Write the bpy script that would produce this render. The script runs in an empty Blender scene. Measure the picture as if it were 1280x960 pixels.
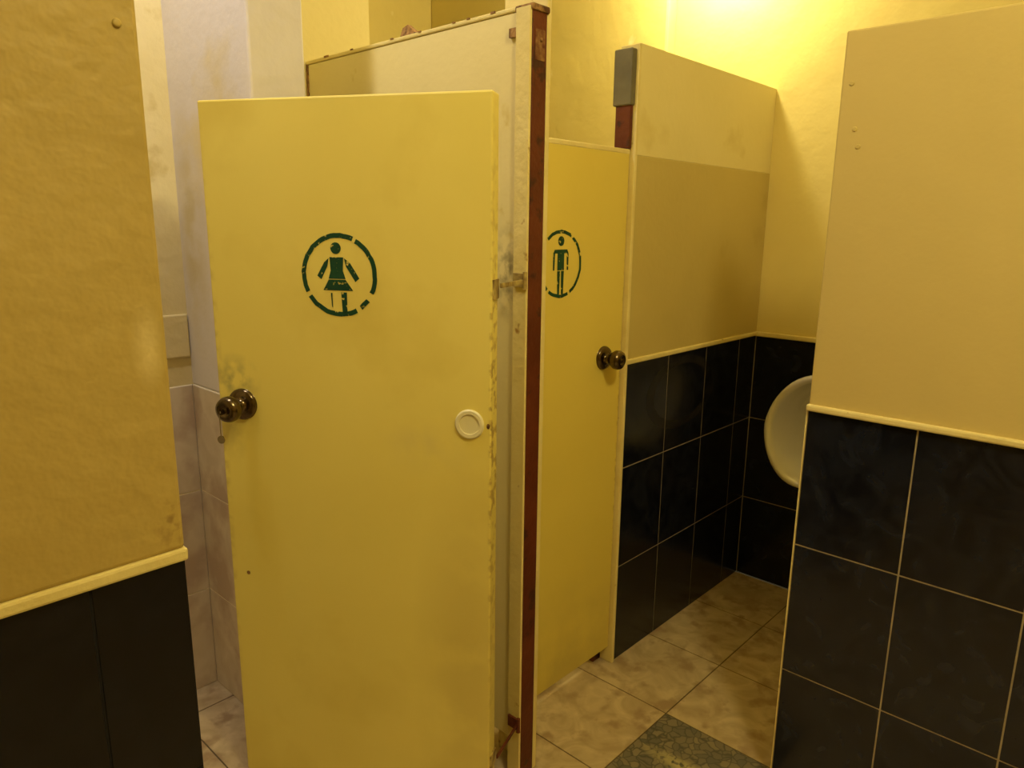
import bpy, bmesh, math, random
from mathutils import Vector, Matrix
random.seed(4)
scn=bpy.context.scene
scn.view_settings.view_transform='Standard'
scn.view_settings.look='None'
scn.view_settings.exposure=0.0

def lin(c):
    return tuple(((v/255)/12.92 if v/255<=0.04045 else (((v/255)+0.055)/1.055)**2.4) for v in c)+(1.0,)

# ---------------- materials ----------------
def mat_noise(name,c1,c2,scale=3.0,rough=0.6,bump=0.1,bscale=40,spec=0.4,c3=None,spot_scale=9,spot_thr=0.68,detail=6,metal=0.0,coat=0.0,distort=0.3,ramp=(0.35,0.65),soft=0.06):
    m=bpy.data.materials.new(name);m.use_nodes=True
    nt=m.node_tree;N=nt.nodes;L=nt.links
    b=N['Principled BSDF']
    tc=N.new('ShaderNodeTexCoord')
    n=N.new('ShaderNodeTexNoise');n.inputs['Scale'].default_value=scale;n.inputs['Detail'].default_value=detail;n.inputs['Distortion'].default_value=distort
    L.new(tc.outputs['Object'],n.inputs['Vector'])
    r=N.new('ShaderNodeValToRGB');r.color_ramp.elements[0].position=ramp[0];r.color_ramp.elements[1].position=ramp[1]
    r.color_ramp.elements[0].color=lin(c1);r.color_ramp.elements[1].color=lin(c2)
    L.new(n.outputs['Fac'],r.inputs['Fac'])
    out=r.outputs['Color']
    if c3:
        n2=N.new('ShaderNodeTexNoise');n2.inputs['Scale'].default_value=spot_scale;n2.inputs['Detail'].default_value=5
        mp=N.new('ShaderNodeMapping');mp.inputs['Location'].default_value=(3.1,7.7,1.3);L.new(tc.outputs['Object'],mp.inputs['Vector']);L.new(mp.outputs['Vector'],n2.inputs['Vector'])
        r2=N.new('ShaderNodeValToRGB');r2.color_ramp.elements[0].position=spot_thr;r2.color_ramp.elements[1].position=spot_thr+soft
        L.new(n2.outputs['Fac'],r2.inputs['Fac'])
        mx=N.new('ShaderNodeMix');mx.data_type='RGBA'
        L.new(r2.outputs['Color'],mx.inputs[0]);L.new(out,mx.inputs[6]);mx.inputs[7].default_value=lin(c3)
        out=mx.outputs[2]
    L.new(out,b.inputs['Base Color'])
    b.inputs['Roughness'].default_value=rough
    b.inputs['Specular IOR Level'].default_value=spec
    b.inputs['Metallic'].default_value=metal
    b.inputs['Coat Weight'].default_value=coat
    if bump>0:
        n3=N.new('ShaderNodeTexNoise');n3.inputs['Scale'].default_value=bscale;n3.inputs['Detail'].default_value=3
        L.new(tc.outputs['Object'],n3.inputs['Vector'])
        bp=N.new('ShaderNodeBump');bp.inputs['Strength'].default_value=bump;bp.inputs['Distance'].default_value=0.01
        L.new(n3.outputs['Fac'],bp.inputs['Height']);L.new(bp.outputs['Normal'],b.inputs['Normal'])
    return m

def add_dirt_or_tone(m,centre,radii,col,nscale=20,strength=0.8,thr=(0.42,0.62)):
    """worn / grimy patch or plain change of tone in the material around a place on the object (object coordinates)"""
    nt=m.node_tree;N=nt.nodes;L=nt.links;b=N['Principled BSDF']
    src=b.inputs['Base Color'].links[0].from_socket
    tc=N.new('ShaderNodeTexCoord')
    sb=N.new('ShaderNodeVectorMath');sb.operation='SUBTRACT';sb.inputs[1].default_value=centre;L.new(tc.outputs['Object'],sb.inputs[0])
    dv=N.new('ShaderNodeVectorMath');dv.operation='DIVIDE';dv.inputs[1].default_value=radii;L.new(sb.outputs[0],dv.inputs[0])
    ln=N.new('ShaderNodeVectorMath');ln.operation='LENGTH';L.new(dv.outputs[0],ln.inputs[0])
    mr=N.new('ShaderNodeMapRange');mr.inputs['From Min'].default_value=1.0;mr.inputs['From Max'].default_value=0.2;L.new(ln.outputs['Value'],mr.inputs['Value'])
    nz=N.new('ShaderNodeTexNoise');nz.inputs['Scale'].default_value=nscale;nz.inputs['Detail'].default_value=6;L.new(tc.outputs['Object'],nz.inputs['Vector'])
    r=N.new('ShaderNodeMapRange');r.inputs['From Min'].default_value=thr[0];r.inputs['From Max'].default_value=thr[1];L.new(nz.outputs['Fac'],r.inputs['Value'])
    mu=N.new('ShaderNodeMath');mu.operation='MULTIPLY';L.new(mr.outputs[0],mu.inputs[0]);L.new(r.outputs[0],mu.inputs[1])
    mu2=N.new('ShaderNodeMath');mu2.operation='MULTIPLY';L.new(mu.outputs[0],mu2.inputs[0]);mu2.inputs[1].default_value=strength
    mx=N.new('ShaderNodeMix');mx.data_type='RGBA';L.new(mu2.outputs[0],mx.inputs[0]);L.new(src,mx.inputs[6]);mx.inputs[7].default_value=lin(col)
    L.new(mx.outputs[2],b.inputs['Base Color'])

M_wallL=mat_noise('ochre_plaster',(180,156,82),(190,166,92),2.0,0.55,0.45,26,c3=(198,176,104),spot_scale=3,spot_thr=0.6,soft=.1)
add_dirt_or_tone(M_wallL,(0.345,0.944,1.235),(.022,.05,.06),(232,214,150),25,0.6,(.3,.5))
add_dirt_or_tone(M_wallL,(0.36,0.944,1.0),(.035,.05,.06),(120,90,44),60,0.6,(.5,.65))
M_wallR=mat_noise('tan_board_paint',(204,182,108),(210,188,114),2.5,0.6,0.06,60,c3=(196,172,98),spot_scale=5,spot_thr=0.62,soft=.1)
M_wallB=mat_noise('yellow_plaster',(228,208,124),(236,217,134),2.0,0.6,0.35,14,c3=(246,234,172),spot_scale=7,spot_thr=0.68)
M_cream=mat_noise('cream_board',(232,218,154),(238,224,162),3,0.6,0.08,50,c3=(216,196,118),spot_scale=8,spot_thr=0.66)
add_dirt_or_tone(M_cream,(1.197,1.13,1.28),(.05,.05,.12),(80,66,40),30,0.7)  # small dark patch on the divider near the upper hinge
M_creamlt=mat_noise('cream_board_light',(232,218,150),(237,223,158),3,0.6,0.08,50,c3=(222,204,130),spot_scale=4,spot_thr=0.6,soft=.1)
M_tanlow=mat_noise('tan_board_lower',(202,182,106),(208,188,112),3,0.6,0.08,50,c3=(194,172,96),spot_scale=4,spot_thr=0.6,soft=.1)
M_edge=mat_noise('cream_trim',(226,208,134),(234,218,148),10,0.6,0.2,60,c3=(170,132,70),spot_scale=25,spot_thr=0.68)
M_door=mat_noise('yellow_door_paint',(236,219,114),(241,225,122),2.2,0.42,0.03,50,spec=0.4,c3=(228,209,104),spot_scale=3,spot_thr=0.52,soft=.18)
add_dirt_or_tone(M_door,(0.045,0,1.04),(.07,.2,.065),(150,146,92),28,0.65,(.4,.62))
add_dirt_or_tone(M_door,(0.03,0,0.93),(.045,.2,.09),(186,170,90),22,0.6,(.35,.6))
add_dirt_or_tone(M_door,(0.0,0,0.9),(.018,.2,.8),(186,160,90),30,0.45,(.45,.6))
add_dirt_or_tone(M_door,(0.649,0,0.9),(.007,.2,.75),(150,112,56),45,0.7,(.5,.6))
add_dirt_or_tone(M_door,(0.50,0,0.92),(.12,.2,.07),(222,206,128),14,0.5,(.35,.6))
add_dirt_or_tone(M_door,(0.60,0,0.40),(.14,.2,.55),(208,188,102),5,0.6,(.3,.5))  # broad darker tone over the lower right of the door
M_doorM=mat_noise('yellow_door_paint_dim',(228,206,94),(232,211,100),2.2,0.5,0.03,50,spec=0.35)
add_dirt_or_tone(M_doorM,(0.507,0,0.8),(.010,.2,.9),(150,112,56),40,0.6,(.48,.6))
add_dirt_or_tone(M_doorM,(0.3,0,0.05),(.4,.2,.35),(186,166,90),7,0.5,(.3,.6))
M_white=mat_noise('white_wall',(222,216,218),(232,227,230),2.0,0.6,0.15,30,c3=(222,208,170),spot_scale=3,spot_thr=0.56,soft=.12)
add_dirt_or_tone(M_white,(0.85,1.95,1.35),(.05,.1,.35),(200,184,130),9,0.7,(.35,.6))
M_beige=mat_noise('beige_wall',(222,206,152),(230,216,168),3.0,0.6,0.25,30,c3=(206,186,126),spot_scale=9,spot_thr=0.6,soft=.1)
M_brown=mat_noise('red_brown_post',(90,38,16),(104,48,22),12,0.5,0.2,60,c3=(66,32,20),spot_scale=20,spot_thr=0.6)
M_chip=mat_noise('chipped_wood',(90,58,30),(170,130,76),60,0.8,0.5,90)
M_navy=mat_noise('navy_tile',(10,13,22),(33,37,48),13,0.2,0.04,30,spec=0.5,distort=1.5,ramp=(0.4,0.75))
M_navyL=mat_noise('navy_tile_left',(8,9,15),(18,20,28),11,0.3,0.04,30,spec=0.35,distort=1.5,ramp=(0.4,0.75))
M_grout=mat_noise('tan_grout',(150,138,104),(176,160,120),20,0.8,0.1,60)
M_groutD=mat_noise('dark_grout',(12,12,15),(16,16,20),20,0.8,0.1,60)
M_wtile=mat_noise('pink_marble_tile',(214,200,178),(228,216,196),6,0.25,0.02,30,c3=(198,178,158),spot_scale=5,spot_thr=0.5,distort=2,soft=.1)
M_wgrout=mat_noise('white_grout',(238,230,206),(242,234,214),20,0.8,0.1,60)
M_floor=mat_noise('beige_floor_tile',(176,155,120),(206,187,150),9,0.38,0.05,30,c3=(164,140,108),spot_scale=16,spot_thr=0.52,distort=1.6,soft=.14)
M_fgrout=mat_noise('floor_grout',(96,80,58),(108,92,68),20,0.8,0.1,60)
M_steel=mat_noise('aged_bronze',(84,73,54),(118,103,78),25,0.2,0.02,60,metal=1.0)
M_chrome=mat_noise('chrome',(160,150,130),(180,170,150),25,0.15,0.0,60,metal=1.0)
M_hinge=mat_noise('painted_steel',(196,174,104),(120,96,56),40,0.5,0.2,60)
M_grey=mat_noise('grey_plate',(104,98,76),(118,112,88),12,0.5,0.1,60)
M_ceram=mat_noise('white_ceramic',(224,220,200),(228,224,204),2,0.12,0.0,30,spec=0.6,coat=0.5)
M_plast=mat_noise('white_plastic',(234,226,176),(238,230,184),5,0.35,0.0,30)
M_ceil=mat_noise('ceiling_paint',(232,224,186),(238,230,194),2,0.7,0.1,30)

def worn_green(name,off):
    m=mat_noise(name,(8,60,40),(12,72,48),30,0.5,0.0,30)
    nt=m.node_tree;N=nt.nodes;L=nt.links;b=N['Principled BSDF']
    tc=N.new('ShaderNodeTexCoord');mp=N.new('ShaderNodeMapping');mp.inputs['Location'].default_value=off
    nz=N.new('ShaderNodeTexNoise');nz.inputs['Scale'].default_value=85;nz.inputs['Detail'].default_value=4
    L.new(tc.outputs['Object'],mp.inputs['Vector']);L.new(mp.outputs['Vector'],nz.inputs['Vector'])
    rr=N.new('ShaderNodeValToRGB');rr.color_ramp.elements[0].position=0.34;rr.color_ramp.elements[1].position=0.39
    L.new(nz.outputs['Fac'],rr.inputs['Fac']);L.new(rr.outputs['Color'],b.inputs['Alpha'])
    return m
M_green=worn_green('green_stencil_paint',(0,0,0))
M_green2=worn_green('green_stencil_paint_b',(.37,.21,.53))

# pebble mosaic
def pebble():
    m=bpy.data.materials.new('pebble_tile');m.use_nodes=True
    nt=m.node_tree;N=nt.nodes;L=nt.links;b=N['Principled BSDF']
    tc=N.new('ShaderNodeTexCoord')
    wn=N.new('ShaderNodeTexNoise');wn.inputs['Scale'].default_value=18;L.new(tc.outputs['Object'],wn.inputs['Vector'])
    va=N.new('ShaderNodeVectorMath');va.operation='MULTIPLY_ADD';va.inputs[1].default_value=(0.05,0.05,0.05);L.new(wn.outputs['Color'],va.inputs[0]);L.new(tc.outputs['Object'],va.inputs[2])
    v=N.new('ShaderNodeTexVoronoi');v.inputs['Scale'].default_value=42
    L.new(va.outputs[0],v.inputs['Vector'])
    v2=N.new('ShaderNodeTexVoronoi');v2.feature='DISTANCE_TO_EDGE';v2.inputs['Scale'].default_value=42
    L.new(va.outputs[0],v2.inputs['Vector'])
    r=N.new('ShaderNodeValToRGB');r.color_ramp.elements[0].color=lin((98,96,88));r.color_ramp.elements[1].color=lin((148,136,108))
    L.new(v.outputs['Color'],r.inputs['Fac'])
    e=N.new('ShaderNodeValToRGB');e.color_ramp.elements[0].position=0.0;e.color_ramp.elements[1].position=0.12
    L.new(v2.outputs['Distance'],e.inputs['Fac'])
    mx=N.new('ShaderNodeMix');mx.data_type='RGBA';L.new(e.outputs['Color'],mx.inputs[0]);mx.inputs[6].default_value=lin((82,78,70));L.new(r.outputs['Color'],mx.inputs[7])
    L.new(mx.outputs[2],b.inputs['Base Color']);b.inputs['Roughness'].default_value=0.4
    return m
M_pebble=pebble()
add_dirt_or_tone(M_pebble,(1.52,0.76,0),(.035,.16,1),(200,186,130),60,0.9,(.38,.48))

# ---------------- geometry helpers ----------------
def add_box(bm,x0,x1,y0,y1,z0,z1,mi=0):
    vs=[bm.verts.new(p) for p in [(x0,y0,z0),(x1,y0,z0),(x1,y1,z0),(x0,y1,z0),(x0,y0,z1),(x1,y0,z1),(x1,y1,z1),(x0,y1,z1)]]
    for f in [(0,3,2,1),(4,5,6,7),(0,1,5,4),(1,2,6,5),(2,3,7,6),(3,0,4,7)]:
        fc=bm.faces.new([vs[i] for i in f]);fc.material_index=mi
def finish(bm,name,mats,parent=None,bevel=0,smooth=False,loc=None):
    me=bpy.data.meshes.new(name);bm.to_mesh(me);bm.free()
    ob=bpy.data.objects.new(name,me);scn.collection.objects.link(ob)
    for m in mats: me.materials.append(m)
    if parent: ob.parent=parent
    if loc: ob.location=loc
    if smooth:
        for p in me.polygons:p.use_smooth=True
    if bevel>0:
        md=ob.modifiers.new('bevel','BEVEL');md.width=bevel;md.segments=2;md.limit_method='ANGLE'
    return ob
def box(name,x0,x1,y0,y1,z0,z1,mat,parent=None,bevel=0.0):
    bm=bmesh.new();add_box(bm,x0,x1,y0,y1,z0,z1);return finish(bm,name,[mat],parent,bevel)
def empty(name,loc=(0,0,0),rz=0):
    e=bpy.data.objects.new(name,None);e.empty_display_size=0.1;scn.collection.objects.link(e);e.location=loc;e.rotation_euler=(0,0,rz);return e
def revolve(bm,prof,origin,axis,n=36,mi=0):
    ax=Vector(axis).normalized();t=Vector((0,0,1)) if abs(ax.z)<.9 else Vector((1,0,0))
    u=ax.cross(t).normalized();w=ax.cross(u)
    o=Vector(origin);rings=[]
    for d,r in prof:
        rings.append([bm.verts.new(o+ax*d+(u*math.cos(2*math.pi*i/n)+w*math.sin(2*math.pi*i/n))*max(r,1e-5)) for i in range(n)])
    for a,b2 in zip(rings,rings[1:]):
        for i in range(n):
            f=bm.faces.new([a[i],a[(i+1)%n],b2[(i+1)%n],b2[i]]);f.material_index=mi
    for rg in (rings[0],rings[-1]):
        f=bm.faces.new(rg);f.material_index=mi
def tiled(name,plane,c,us,zs,depth,mt,mg,sgn,parent=None,gap=0.0035):
    bm=bmesh.new();th=0.006
    def bx(u0,u1,z0,z1,d0,d1,mi):
        lo,hi=sorted((c+d0,c+d1))
        if plane=='x': add_box(bm,lo,hi,u0,u1,z0,z1,mi)
        else: add_box(bm,u0,u1,lo,hi,z0,z1,mi)
    bx(us[0],us[-1],zs[0],zs[-1],0.0012*-sgn,depth*-sgn,1)
    for a,b2 in zip(us,us[1:]):
        for z0,z1 in zip(zs,zs[1:]):
            bx(a+gap/2,b2-gap/2,z0+gap/2,z1-gap/2,0,th*-sgn,0)
    return finish(bm,name,[mt,mg],parent,0.0008)
def rng(a,b,step):
    out=[a]
    while out[-1]+step<b-1e-4: out.append(out[-1]+step)
    out.append(b);return out

CE=2.75
# ---------------- floor / ceiling ----------------
xs=[1.68+0.328*i for i in range(-10,4)]
ys=[0.93+0.328*i for i in range(-8,8)]
bm=bmesh.new();add_box(bm,xs[0],xs[-1],ys[0],ys[-1],-0.06,-0.0015,1)
for a,b2 in zip(xs,xs[1:]):
    for c,d in zip(ys,ys[1:]):
        mi=2 if (abs(b2-1.68)<.01 and abs(d-0.93)<.01) else 0
        add_box(bm,a+.002,b2-.002,c+.002,d-.002,-.01,0.0,mi)
finish(bm,'floor',[M_floor,M_fgrout,M_pebble])
box('ceiling',-1.6,2.8,-1.7,3.2,CE,CE+.06,M_ceil)

# ---------------- outer walls ----------------
g=empty('wall_back')
tiled('tile_dado','x',2.666,[1.195-0.25*i for i in range(11,-1,-1)]+[1.25],[0,0.33,0.66,0.99],0.1,M_navy,M_grout,-1,g)
box('plaster',2.662,2.8,-1.7,3.1,0.99,CE,M_wallB,g)
box('plaster_low',2.668,2.8,1.25,3.1,0,0.99,M_wallB,g)
box('dado_edge',2.650,2.664,-1.6,1.195,0.985,1.003,M_edge,g,0.004)
box('pilaster',2.60,2.664,1.62,3.0,0,CE,M_wallB,g,0.01)
box('wall_rear',0.9,2.8,3.0,3.1,0,CE,M_wallB)
box('wall_front',-1.6,2.8,-1.7,-1.6,0,CE,M_wallL)
box('wall_side',-1.6,-1.5,-1.6,0.95,0,CE,M_wallL)
# ---------------- left wall ----------------
g=empty('wall_left')
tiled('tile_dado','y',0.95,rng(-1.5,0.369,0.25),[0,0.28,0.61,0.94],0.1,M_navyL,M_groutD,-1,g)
box('plaster',-1.6,0.369,0.944,1.06,0.955,CE,M_wallL,g,0.006)
box('dado_edge',-1.6,0.371,0.940,1.06,0.938,0.956,M_edge,g,0.004)
box('body',-1.6,0.366,0.965,1.055,0.0,0.94,M_wallL,g)
bm=bmesh.new();revolve(bm,[(0,.005),(.002,.005),(.003,.003)],(0.345,0.944,1.609),(0,-1,0),16);finish(bm,'wall_plug',[M_wallL],g,smooth=True)

# women's compartment walls
g=empty('wall_washroom')
box('side_upper',-0.6,0.86,2.02,2.12,0.94,CE,M_beige,g)
box('pier_upper',0.85,0.99,1.59,2.12,0.94,CE,M_white,g,0.006)
box('pier_body',0.858,0.99,1.592,2.12,0.0,0.94,M_white,g)
tiled('pier_tiles','x',0.847,[1.59,1.62,1.82,2.02],[0,0.313,0.626,0.94],0.01,M_wtile,M_wgrout,-1,g)
tiled('side_tiles','y',2.017,[0.06,0.25,0.45,0.65,0.847],[0,0.313,0.626,0.94],0.1,M_wtile,M_wgrout,-1,g)
box('ledge',0.30,0.847,2.011,2.02,1.02,1.14,M_beige,g,0.004)
box('inner_wall',0.985,1.42,1.92,2.12,0,CE,M_cream,g)
box('corridor_end',-0.7,-0.6,1.05,2.12,0,CE,M_beige,g)

# ---------------- divider partition with post ----------------
g=empty('toilet_partition')
box('panel',1.197,1.228,1.10,1.915,0.10,1.822,M_cream,g,0.003)
box('top_cap',1.194,1.231,1.10,1.915,1.822,1.832,M_edge,g,0.003)
box('post',1.196,1.243,1.065,1.105,0.0,1.826,M_brown,g,0.003)
box('post_edge',1.189,1.196,1.066,1.105,0.0,1.826,M_edge,g,0.001)
box('jamb_strip',1.2435,1.258,1.066,1.19,0.0,1.90,M_edge,g,0.003)
box('post_head',1.206,1.236,1.0642,1.066,1.725,1.785,mat_noise('worn_paint',(150,112,64),(100,50,24),60,.7,.2,60),g,0.001)
box('post_cap',1.192,1.247,1.060,1.112,1.818,1.832,M_chip,g,0.004)
bm=bmesh.new()
revolve(bm,[(0,.004),(.003,.004),(.004,.002)],(1.222,1.0645,1.765),(0,-1,0),12)
finish(bm,'screws',[M_chip],g,smooth=True)
bm=bmesh.new()
for i in range(7):
    yy=random.uniform(1.12,1.86);s=random.uniform(.004,.012)
    add_box(bm,1.1925,1.1945,yy,yy+s*2,1.832-s*.4,1.8328)
add_box(bm,1.1895,1.1972,1.103,1.125,1.772,1.790);add_box(bm,1.195,1.1975,1.905,1.915,1.74,1.828)
finish(bm,'chips',[M_chip],g)
bm=bmesh.new()
vs=[bm.verts.new(p) for p in [(1.20,1.44,1.832),(1.22,1.44,1.832),(1.22,1.50,1.832),(1.20,1.50,1.832),(1.205,1.475,1.858),(1.215,1.475,1.858),(1.215,1.495,1.853),(1.205,1.495,1.853)]]
for f in [(0,3,2,1),(4,5,6,7),(0,1,5,4),(1,2,6,5),(2,3,7,6),(3,0,4,7)]: bm.faces.new([vs[i] for i in f])
finish(bm,'wood_scrap',[M_chip],g)
# hinge straps joining the opened door to the post
for i,z in enumerate((1.268,0.158)):
    bm=bmesh.new()
    A=Vector((1.072,1.030,z));B=Vector((1.189,1.072,z))
    d=(B-A).normalized();nn=Vector((-d.y,d.x,0))*.002;h=Vector((0,0,.005))
    vs=[bm.verts.new(p) for p in [A-nn-h,B-nn-h,B+nn-h,A+nn-h,A-nn+h,B-nn+h,B+nn+h,A+nn+h]]
    for f in [(0,3,2,1),(4,5,6,7),(0,1,5,4),(1,2,6,5),(2,3,7,6),(3,0,4,7)]: bm.faces.new([vs[k] for k in f])
    add_box(bm,1.183,1.190,1.068,1.100,z-.012,z+.018)
    revolve(bm,[(-.016,.005),(.022,.005)],(1.186,1.066,z),(0,0,1),12)
    finish(bm,'hinge_%d'%(i+1),[M_hinge if i==0 else M_brown],g,0.0008)

# ---------------- far partition wall ----------------
g=empty('wall_stall')
X0,X1=1.785,2.661
tiled('tile_dado','y',1.195,[1.785,2.03,2.28,2.53,2.661],[0,0.33,0.66,0.99],0.055,M_navy,M_grout,-1,g)
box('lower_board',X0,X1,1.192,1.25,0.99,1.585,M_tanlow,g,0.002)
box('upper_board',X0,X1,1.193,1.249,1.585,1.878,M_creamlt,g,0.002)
box('dado_edge',1.78,X1,1.186,1.20,0.987,1.003,M_edge,g,0.004)
box('end_strip',1.772,1.785,1.188,1.25,0.0,1.875,M_edge,g,0.003)
box('end_post',1.757,1.772,1.236,1.25,0.0,1.60,M_brown,g,0.002)
box('end_post_upper',1.757,1.772,1.200,1.25,1.602,1.72,M_brown,g,0.003)
box('post_foot',1.735,1.775,1.236,1.262,0.0,0.05,M_brown,g,0.003)
box('end_plate',1.750,1.776,1.196,1.256,1.715,1.862,M_grey,g,0.004)
# round light reflection on the tiles, painted as a broken ring in thin film
M_mark=mat_noise('tile_reflection_paint',(62,57,50),(40,39,40),14,0.4,0.0,30)
nt=M_mark.node_tree;N=nt.nodes;L=nt.links
tc=N.new('ShaderNodeTexCoord');nz=N.new('ShaderNodeTexNoise');nz.inputs['Scale'].default_value=9;L.new(tc.outputs['Object'],nz.inputs['Vector'])
mr=N.new('ShaderNodeMapRange');mr.inputs['From Min'].default_value=.35;mr.inputs['From Max'].default_value=.7;mr.inputs['To Max'].default_value=.75
L.new(nz.outputs['Fac'],mr.inputs['Value']);L.new(mr.outputs[0],N['Principled BSDF'].inputs['Alpha'])
bm=bmesh.new();n=48;c=Vector((2.125,1.1944,0.852));r3=[]
for rad in (.096,.122):
    r3.append([bm.verts.new(c+Vector((math.cos(2*math.pi*i/n)*rad*1.8,0,math.sin(2*math.pi*i/n)*rad))) for i in range(n)])
for i in range(n): bm.faces.new([r3[0][i],r3[0][(i+1)%n],r3[1][(i+1)%n],r3[1][i]])
finish(bm,'painted_reflection_ring',[M_mark],g)

# ---------------- right wall ----------------
g=empty('wall_right')
YR=0.592
tiled('tile_dado','x',1.626,[YR-0.2265*i for i in range(10,-1,-1)],[0,0.33,0.66,0.99],0.06,M_navy,M_grout,-1,g)
box('board',1.6245,1.686,-1.6,YR-0.001,0.99,1.783,M_wallR,g,0.004)
box('dado_edge',1.615,1.63,-1.6,YR+0.002,0.987,1.002,M_edge,g,0.004)
box('corner_edge',1.6245,1.688,YR,YR+0.003,0.0,0.99,M_edge,g,0.001)
bm=bmesh.new()
for yy,z in [(0.57,1.68),(0.555,1.59),(0.545,1.555)]: revolve(bm,[(0,.005),(.002,.004)],(1.6245,yy,z),(-1,0,0),12)
finish(bm,'plugged_holes',[M_tanlow],g)

# ---------------- sign builder ----------------
def disc(bm,cx,cz,r,y,n=24,sx=1):
    vs=[bm.verts.new((cx+r*sx*math.cos(2*math.pi*i/n),y,cz+r*math.sin(2*math.pi*i/n))) for i in range(n)];bm.faces.new(vs)
def poly(bm,pts,y): bm.faces.new([bm.verts.new((p[0],y,p[1])) for p in pts])
def ring(bm,cx,cz,r0,r1,y,segs):
    for a0,a1 in segs:
        n=max(3,int((a1-a0)/5));vi=[];vo=[]
        for i in range(n+1):
            a=math.radians(a0+(a1-a0)*i/n);w=random.uniform(-.0008,.0008)
            vi.append(bm.verts.new((cx+(r0+w)*math.cos(a),y,cz+(r0+w)*math.sin(a))));vo.append(bm.verts.new((cx+(r1+w)*math.cos(a),y,cz+(r1+w)*math.sin(a))))
        for i in range(n): bm.faces.new([vi[i],vi[i+1],vo[i+1],vo[i]])
def knob(parent,cx,cz,y0,k=1.0):
    bm=bmesh.new()
    revolve(bm,[(a*k,b2*k) for a,b2 in [(0,.036),(.004,.036),(.009,.033),(.012,.02),(.013,.013),(.028,.0125),(.034,.016),(.038,.024),(.046,.0285),(.056,.029),(.064,.026),(.069,.019),(.070,.011),(.067,.010),(.067,.004),(.069,.003)]],(cx,y0,cz),(0,-1,0),40)
    return finish(bm,'knob',[M_steel],parent,smooth=True)
Y=-0.0008
# ---------------- women's door ----------------
ang=math.atan2(-.595,.32)
d1=empty('door_1',(0.725,1.588,0.0),ang)
box('panel',0,0.649,0,0.045,0.012,1.638,M_door,d1,0.004)
knob(d1,0.062,0.985,0)
bm=bmesh.new()
revolve(bm,[(0,.031),(.003,.032),(.006,.029),(.006,.022),(.003,.0215),(.003,.0)],(0.603,0,0.982),(0,-1,0),40)
finish(bm,'ring_plate',[M_plast],d1,smooth=False)
bm=bmesh.new();cx,cz=0.315,1.282
ring(bm,cx,cz,.0768,.0868,Y,[(-26,61),(66,206),(213,298),(306,322)])
def P(dx,dz): return (cx+dx/536,cz+dz/536)
disc(bm,*P(-3,30),.0120,Y)
poly(bm,[P(-11,20),P(6,20),P(5,5),P(8,-4),P(-13,-4),P(-10,5)],Y)
poly(bm,[P(-13,-5),P(8,-5),P(17,-17),P(-20,-17)],Y)
poly(bm,[P(-12,19),P(-14,10),P(-22,-5),P(-27,-1),P(-18,14)],Y)
poly(bm,[P(7,19),P(9,10),P(20,-7),P(25,-3),P(14,14)],Y)
poly(bm,[P(-11,-20),P(-9,-20),P(-9,-36),P(-10,-36)],Y)
poly(bm,[P(2,-19),P(9,-19),P(9,-42),P(3,-42)],Y)
finish(bm,'woman_sign',[M_green],d1)
bm=bmesh.new();disc(bm,.045,.567,.005,-.0006,10);disc(bm,.643,.98,.006,-.0006,10,.6);finish(bm,'paint_chips',[M_chip],d1)
bm=bmesh.new()
add_box(bm,.0605,.0635,-.082,-.068,.979,.988)
add_box(bm,.0610,.0630,-.086,-.0845,.930,.982)
revolve(bm,[(-.001,.009),(.001,.009)],(.062,-.0853,.925),(0,1,0),16)
add_box(bm,.0610,.0630,-.0865,-.082,.980,.983)
finish(bm,'key',[M_chrome],d1)
bm=bmesh.new()
for z in (1.262,0.165): add_box(bm,0.649,0.652,0.004,0.043,z-.02,z+.02)
finish(bm,'hinge_leaves',[M_hinge],d1,0.0005)

# ---------------- men's door ----------------
d2=empty('door_2',(1.262,1.203,0.0),0)
box('panel',0,0.507,0,0.03,0.055,1.592,M_doorM,d2,0.004)
box('top_edge',0,0.507,-0.001,0.031,1.586,1.600,M_edge,d2,0.003)
knob(d2,0.418,1.02,0,0.95)
bm=bmesh.new();cx,cz=0.213,1.292
ring(bm,cx,cz,.0785,.0870,Y,[(-62,55),(60,130),(140,230),(236,292)])
def P(dx,dz): return (cx+dx/511,cz+dz/511)
disc(bm,*P(0,30),.0125,Y)
poly(bm,[P(-13,19),P(13,19),P(16,14),P(-16,14)],Y)
poly(bm,[P(-7,14),P(7,14),P(7,-8),P(-7,-8)],Y)
poly(bm,[P(-16,14),P(-12,14),P(-13,-8),P(-16,-8)],Y)
poly(bm,[P(12,14),P(16,14),P(16,-8),P(13,-8)],Y)
poly(bm,[P(-7,-9),P(-1,-9),P(-2,-40),P(-6,-40)],Y)
poly(bm,[P(1,-9),P(7,-9),P(6,-40),P(2,-40)],Y)
finish(bm,'man_sign',[M_green2],d2)

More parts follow.
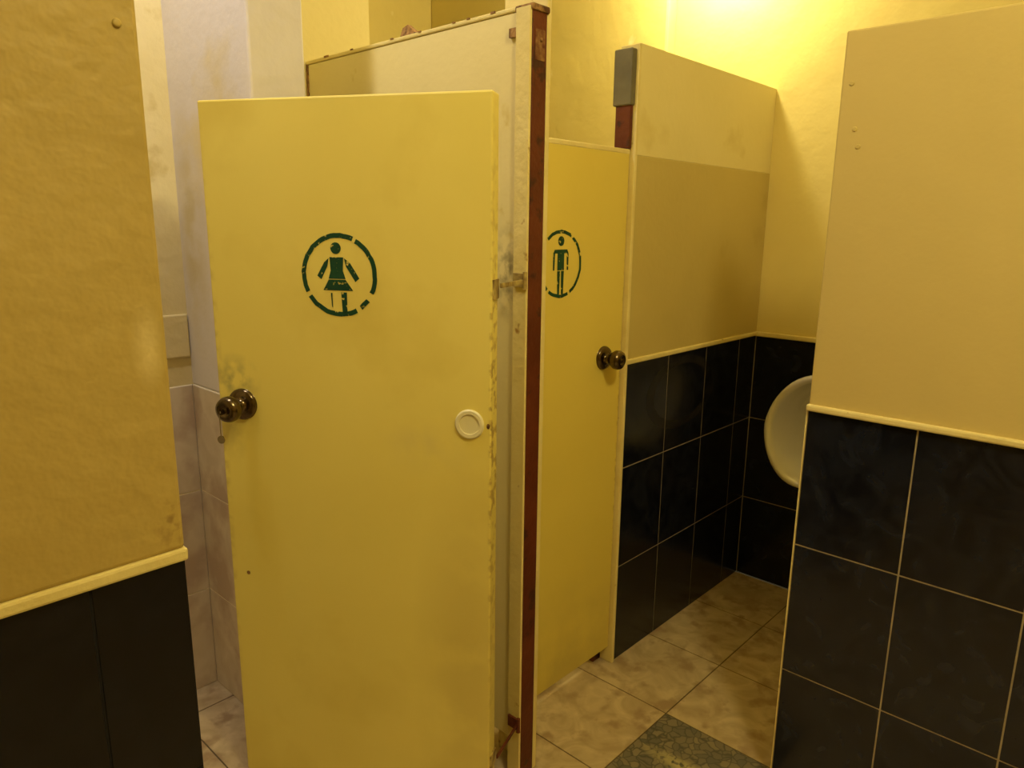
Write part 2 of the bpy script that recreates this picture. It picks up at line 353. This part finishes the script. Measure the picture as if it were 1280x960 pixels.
# ---------------- urinal ----------------
def urinal(yc,zc):
    g=empty('urinal',(2.650,yc,zc))
    bm=bmesh.new();n=48;K=0.95
    def sec(x,hw,zt,zb):
        vs=[]
        for i in range(n):
            a=2*math.pi*i/n
            c,s=math.cos(a),math.sin(a)
            zz=((zt+zb)/2+(zt-zb)/2*s)*K
            w=hw*K*(abs(c)**0.9)*(1 if c>0 else -1)
            if s<0: w*=1-0.14*(-s)
            vs.append(bm.verts.new((x(s) if callable(x) else x,w,zz)))
        return vs
    rings=[sec(0.0,.11,.13,-.25),
           sec(-.06,.125,.15,-.25),
           sec(lambda s:-.14+.04*s,.145,.17,-.225),
           sec(lambda s:-.205+.06*s,.160,.185,-.19),
           sec(lambda s:-.222+.065*s,.176,.199,-.185),
           sec(lambda s:-.236+.07*s,.180,.204,-.182),
           sec(lambda s:-.246+.07*s,.176,.200,-.178),
           sec(lambda s:-.248+.07*s,.166,.190,-.168),
           sec(lambda s:-.240+.07*s,.157,.180,-.158),
           sec(lambda s:-.222+.065*s,.152,.175,-.154),
           sec(lambda s:-.16+.05*s,.142,.165,-.15),
           sec(lambda s:-.09+.03*s,.125,.145,-.135),
           sec(lambda s:-.05+.01*s,.09,.10,-.10),
           sec(-.04,.04,.04,-.05)]
    for a,b2 in zip(rings,rings[1:]):
        for i in range(n): bm.faces.new([a[i],a[(i+1)%n],b2[(i+1)%n],b2[i]])
    bm.faces.new(rings[0]);bm.faces.new(rings[-1])
    bmesh.ops.recalc_face_normals(bm,faces=bm.faces)
    finish(bm,'bowl',[M_ceram],g,smooth=True)
    bm=bmesh.new();revolve(bm,[(0,.02),(-.06,.02),(-.062,.028),(-.09,.028),(-.20,.018),(-.21,.018)],(-.06,0,-.215),(0,0,1),20);finish(bm,'drain_trap',[M_chrome],g,smooth=True)
    bm=bmesh.new();revolve(bm,[(0,.012),(.16,.012),(.16,.018),(.19,.018)],(-.05,0,.12),(0,0,1),16);finish(bm,'flush_pipe',[M_chrome],g,smooth=True)
urinal(0.853,0.711)

# ---------------- lamps ----------------
def lamp(name,loc,energy,col,r=0.05,drop=0.18):
    g=empty(name,loc)
    bm=bmesh.new();revolve(bm,[(0,.05),(-.02,.05),(-.03,.012),(-drop+.10,.012),(-drop+.10,.02),(-drop+.06,.02)],(0,0,CE-loc[2]),(0,0,1),24);finish(bm,'base',[M_plast],g,smooth=True)
    m=bpy.data.materials.new(name+'_glow');m.use_nodes=True;b=m.node_tree.nodes['Principled BSDF'];b.inputs['Emission Color'].default_value=col+(1,);b.inputs['Emission Strength'].default_value=6
    bm=bmesh.new();bmesh.ops.create_uvsphere(bm,u_segments=24,v_segments=14,radius=0.03)
    for v in bm.verts: v.co.z+=CE-loc[2]-drop+.03
    finish(bm,'bulb',[m],g,smooth=True)
    ld=bpy.data.lights.new(name+'_light','POINT');ld.energy=energy;ld.color=col;ld.shadow_soft_size=r
    lo=bpy.data.objects.new(name+'_light',ld);scn.collection.objects.link(lo);lo.parent=g;lo.location=(0,0,CE-loc[2]-drop-.04)
lamp('ceiling_lamp',(0.60,-0.35,2.7),47,(1.0,0.86,0.46),0.11)
lamp('ceiling_lamp.001',(2.44,1.40,2.7),23,(1.0,0.885,0.50),0.07,0.34)
g=empty('fill_lamp',(0.5,1.55,2.70))  # unseen fill lamp added to brighten the women's passage
m=bpy.data.materials.new('tube_glow');m.use_nodes=True;b=m.node_tree.nodes['Principled BSDF'];b.inputs['Emission Color'].default_value=(1,0.96,0.9,1);b.inputs['Emission Strength'].default_value=3
bm=bmesh.new();revolve(bm,[(-.3,.014),(.3,.014)],(0,0,-0.02),(1,0,0),16);finish(bm,'tube',[m],g)
ld=bpy.data.lights.new('tube_light','AREA');ld.shape='RECTANGLE';ld.size=0.5;ld.size_y=0.1;ld.energy=9;ld.color=(1.0,0.93,0.88)
lo=bpy.data.objects.new('tube_light',ld);scn.collection.objects.link(lo);lo.parent=g;lo.location=(0,0,-0.05)

w=bpy.data.worlds.new('world');scn.world=w;w.use_nodes=True
w.node_tree.nodes['Background'].inputs[0].default_value=(1.0,0.85,0.5,1);w.node_tree.nodes['Background'].inputs[1].default_value=0.05

# ---------------- camera ----------------
f,yaw,pit,rol,H=904.838,42.877,12.338,.679,1.388
y=math.radians(yaw);t=math.radians(pit);r=math.radians(rol)
F=Vector((math.cos(y)*math.cos(t),math.sin(y)*math.cos(t),-math.sin(t)))
R=Vector((math.sin(y),-math.cos(y),0));U=R.cross(F)
R2=R*math.cos(r)+U*math.sin(r);U2=-R*math.sin(r)+U*math.cos(r)
cam=bpy.data.cameras.new('camera');co=bpy.data.objects.new('camera',cam);scn.collection.objects.link(co)
cam.sensor_width=36;cam.lens=f/1280*36;cam.clip_start=0.02
co.matrix_world=Matrix(((R2.x,U2.x,-F.x,0),(R2.y,U2.y,-F.y,0),(R2.z,U2.z,-F.z,H),(0,0,0,1)))
scn.camera=co
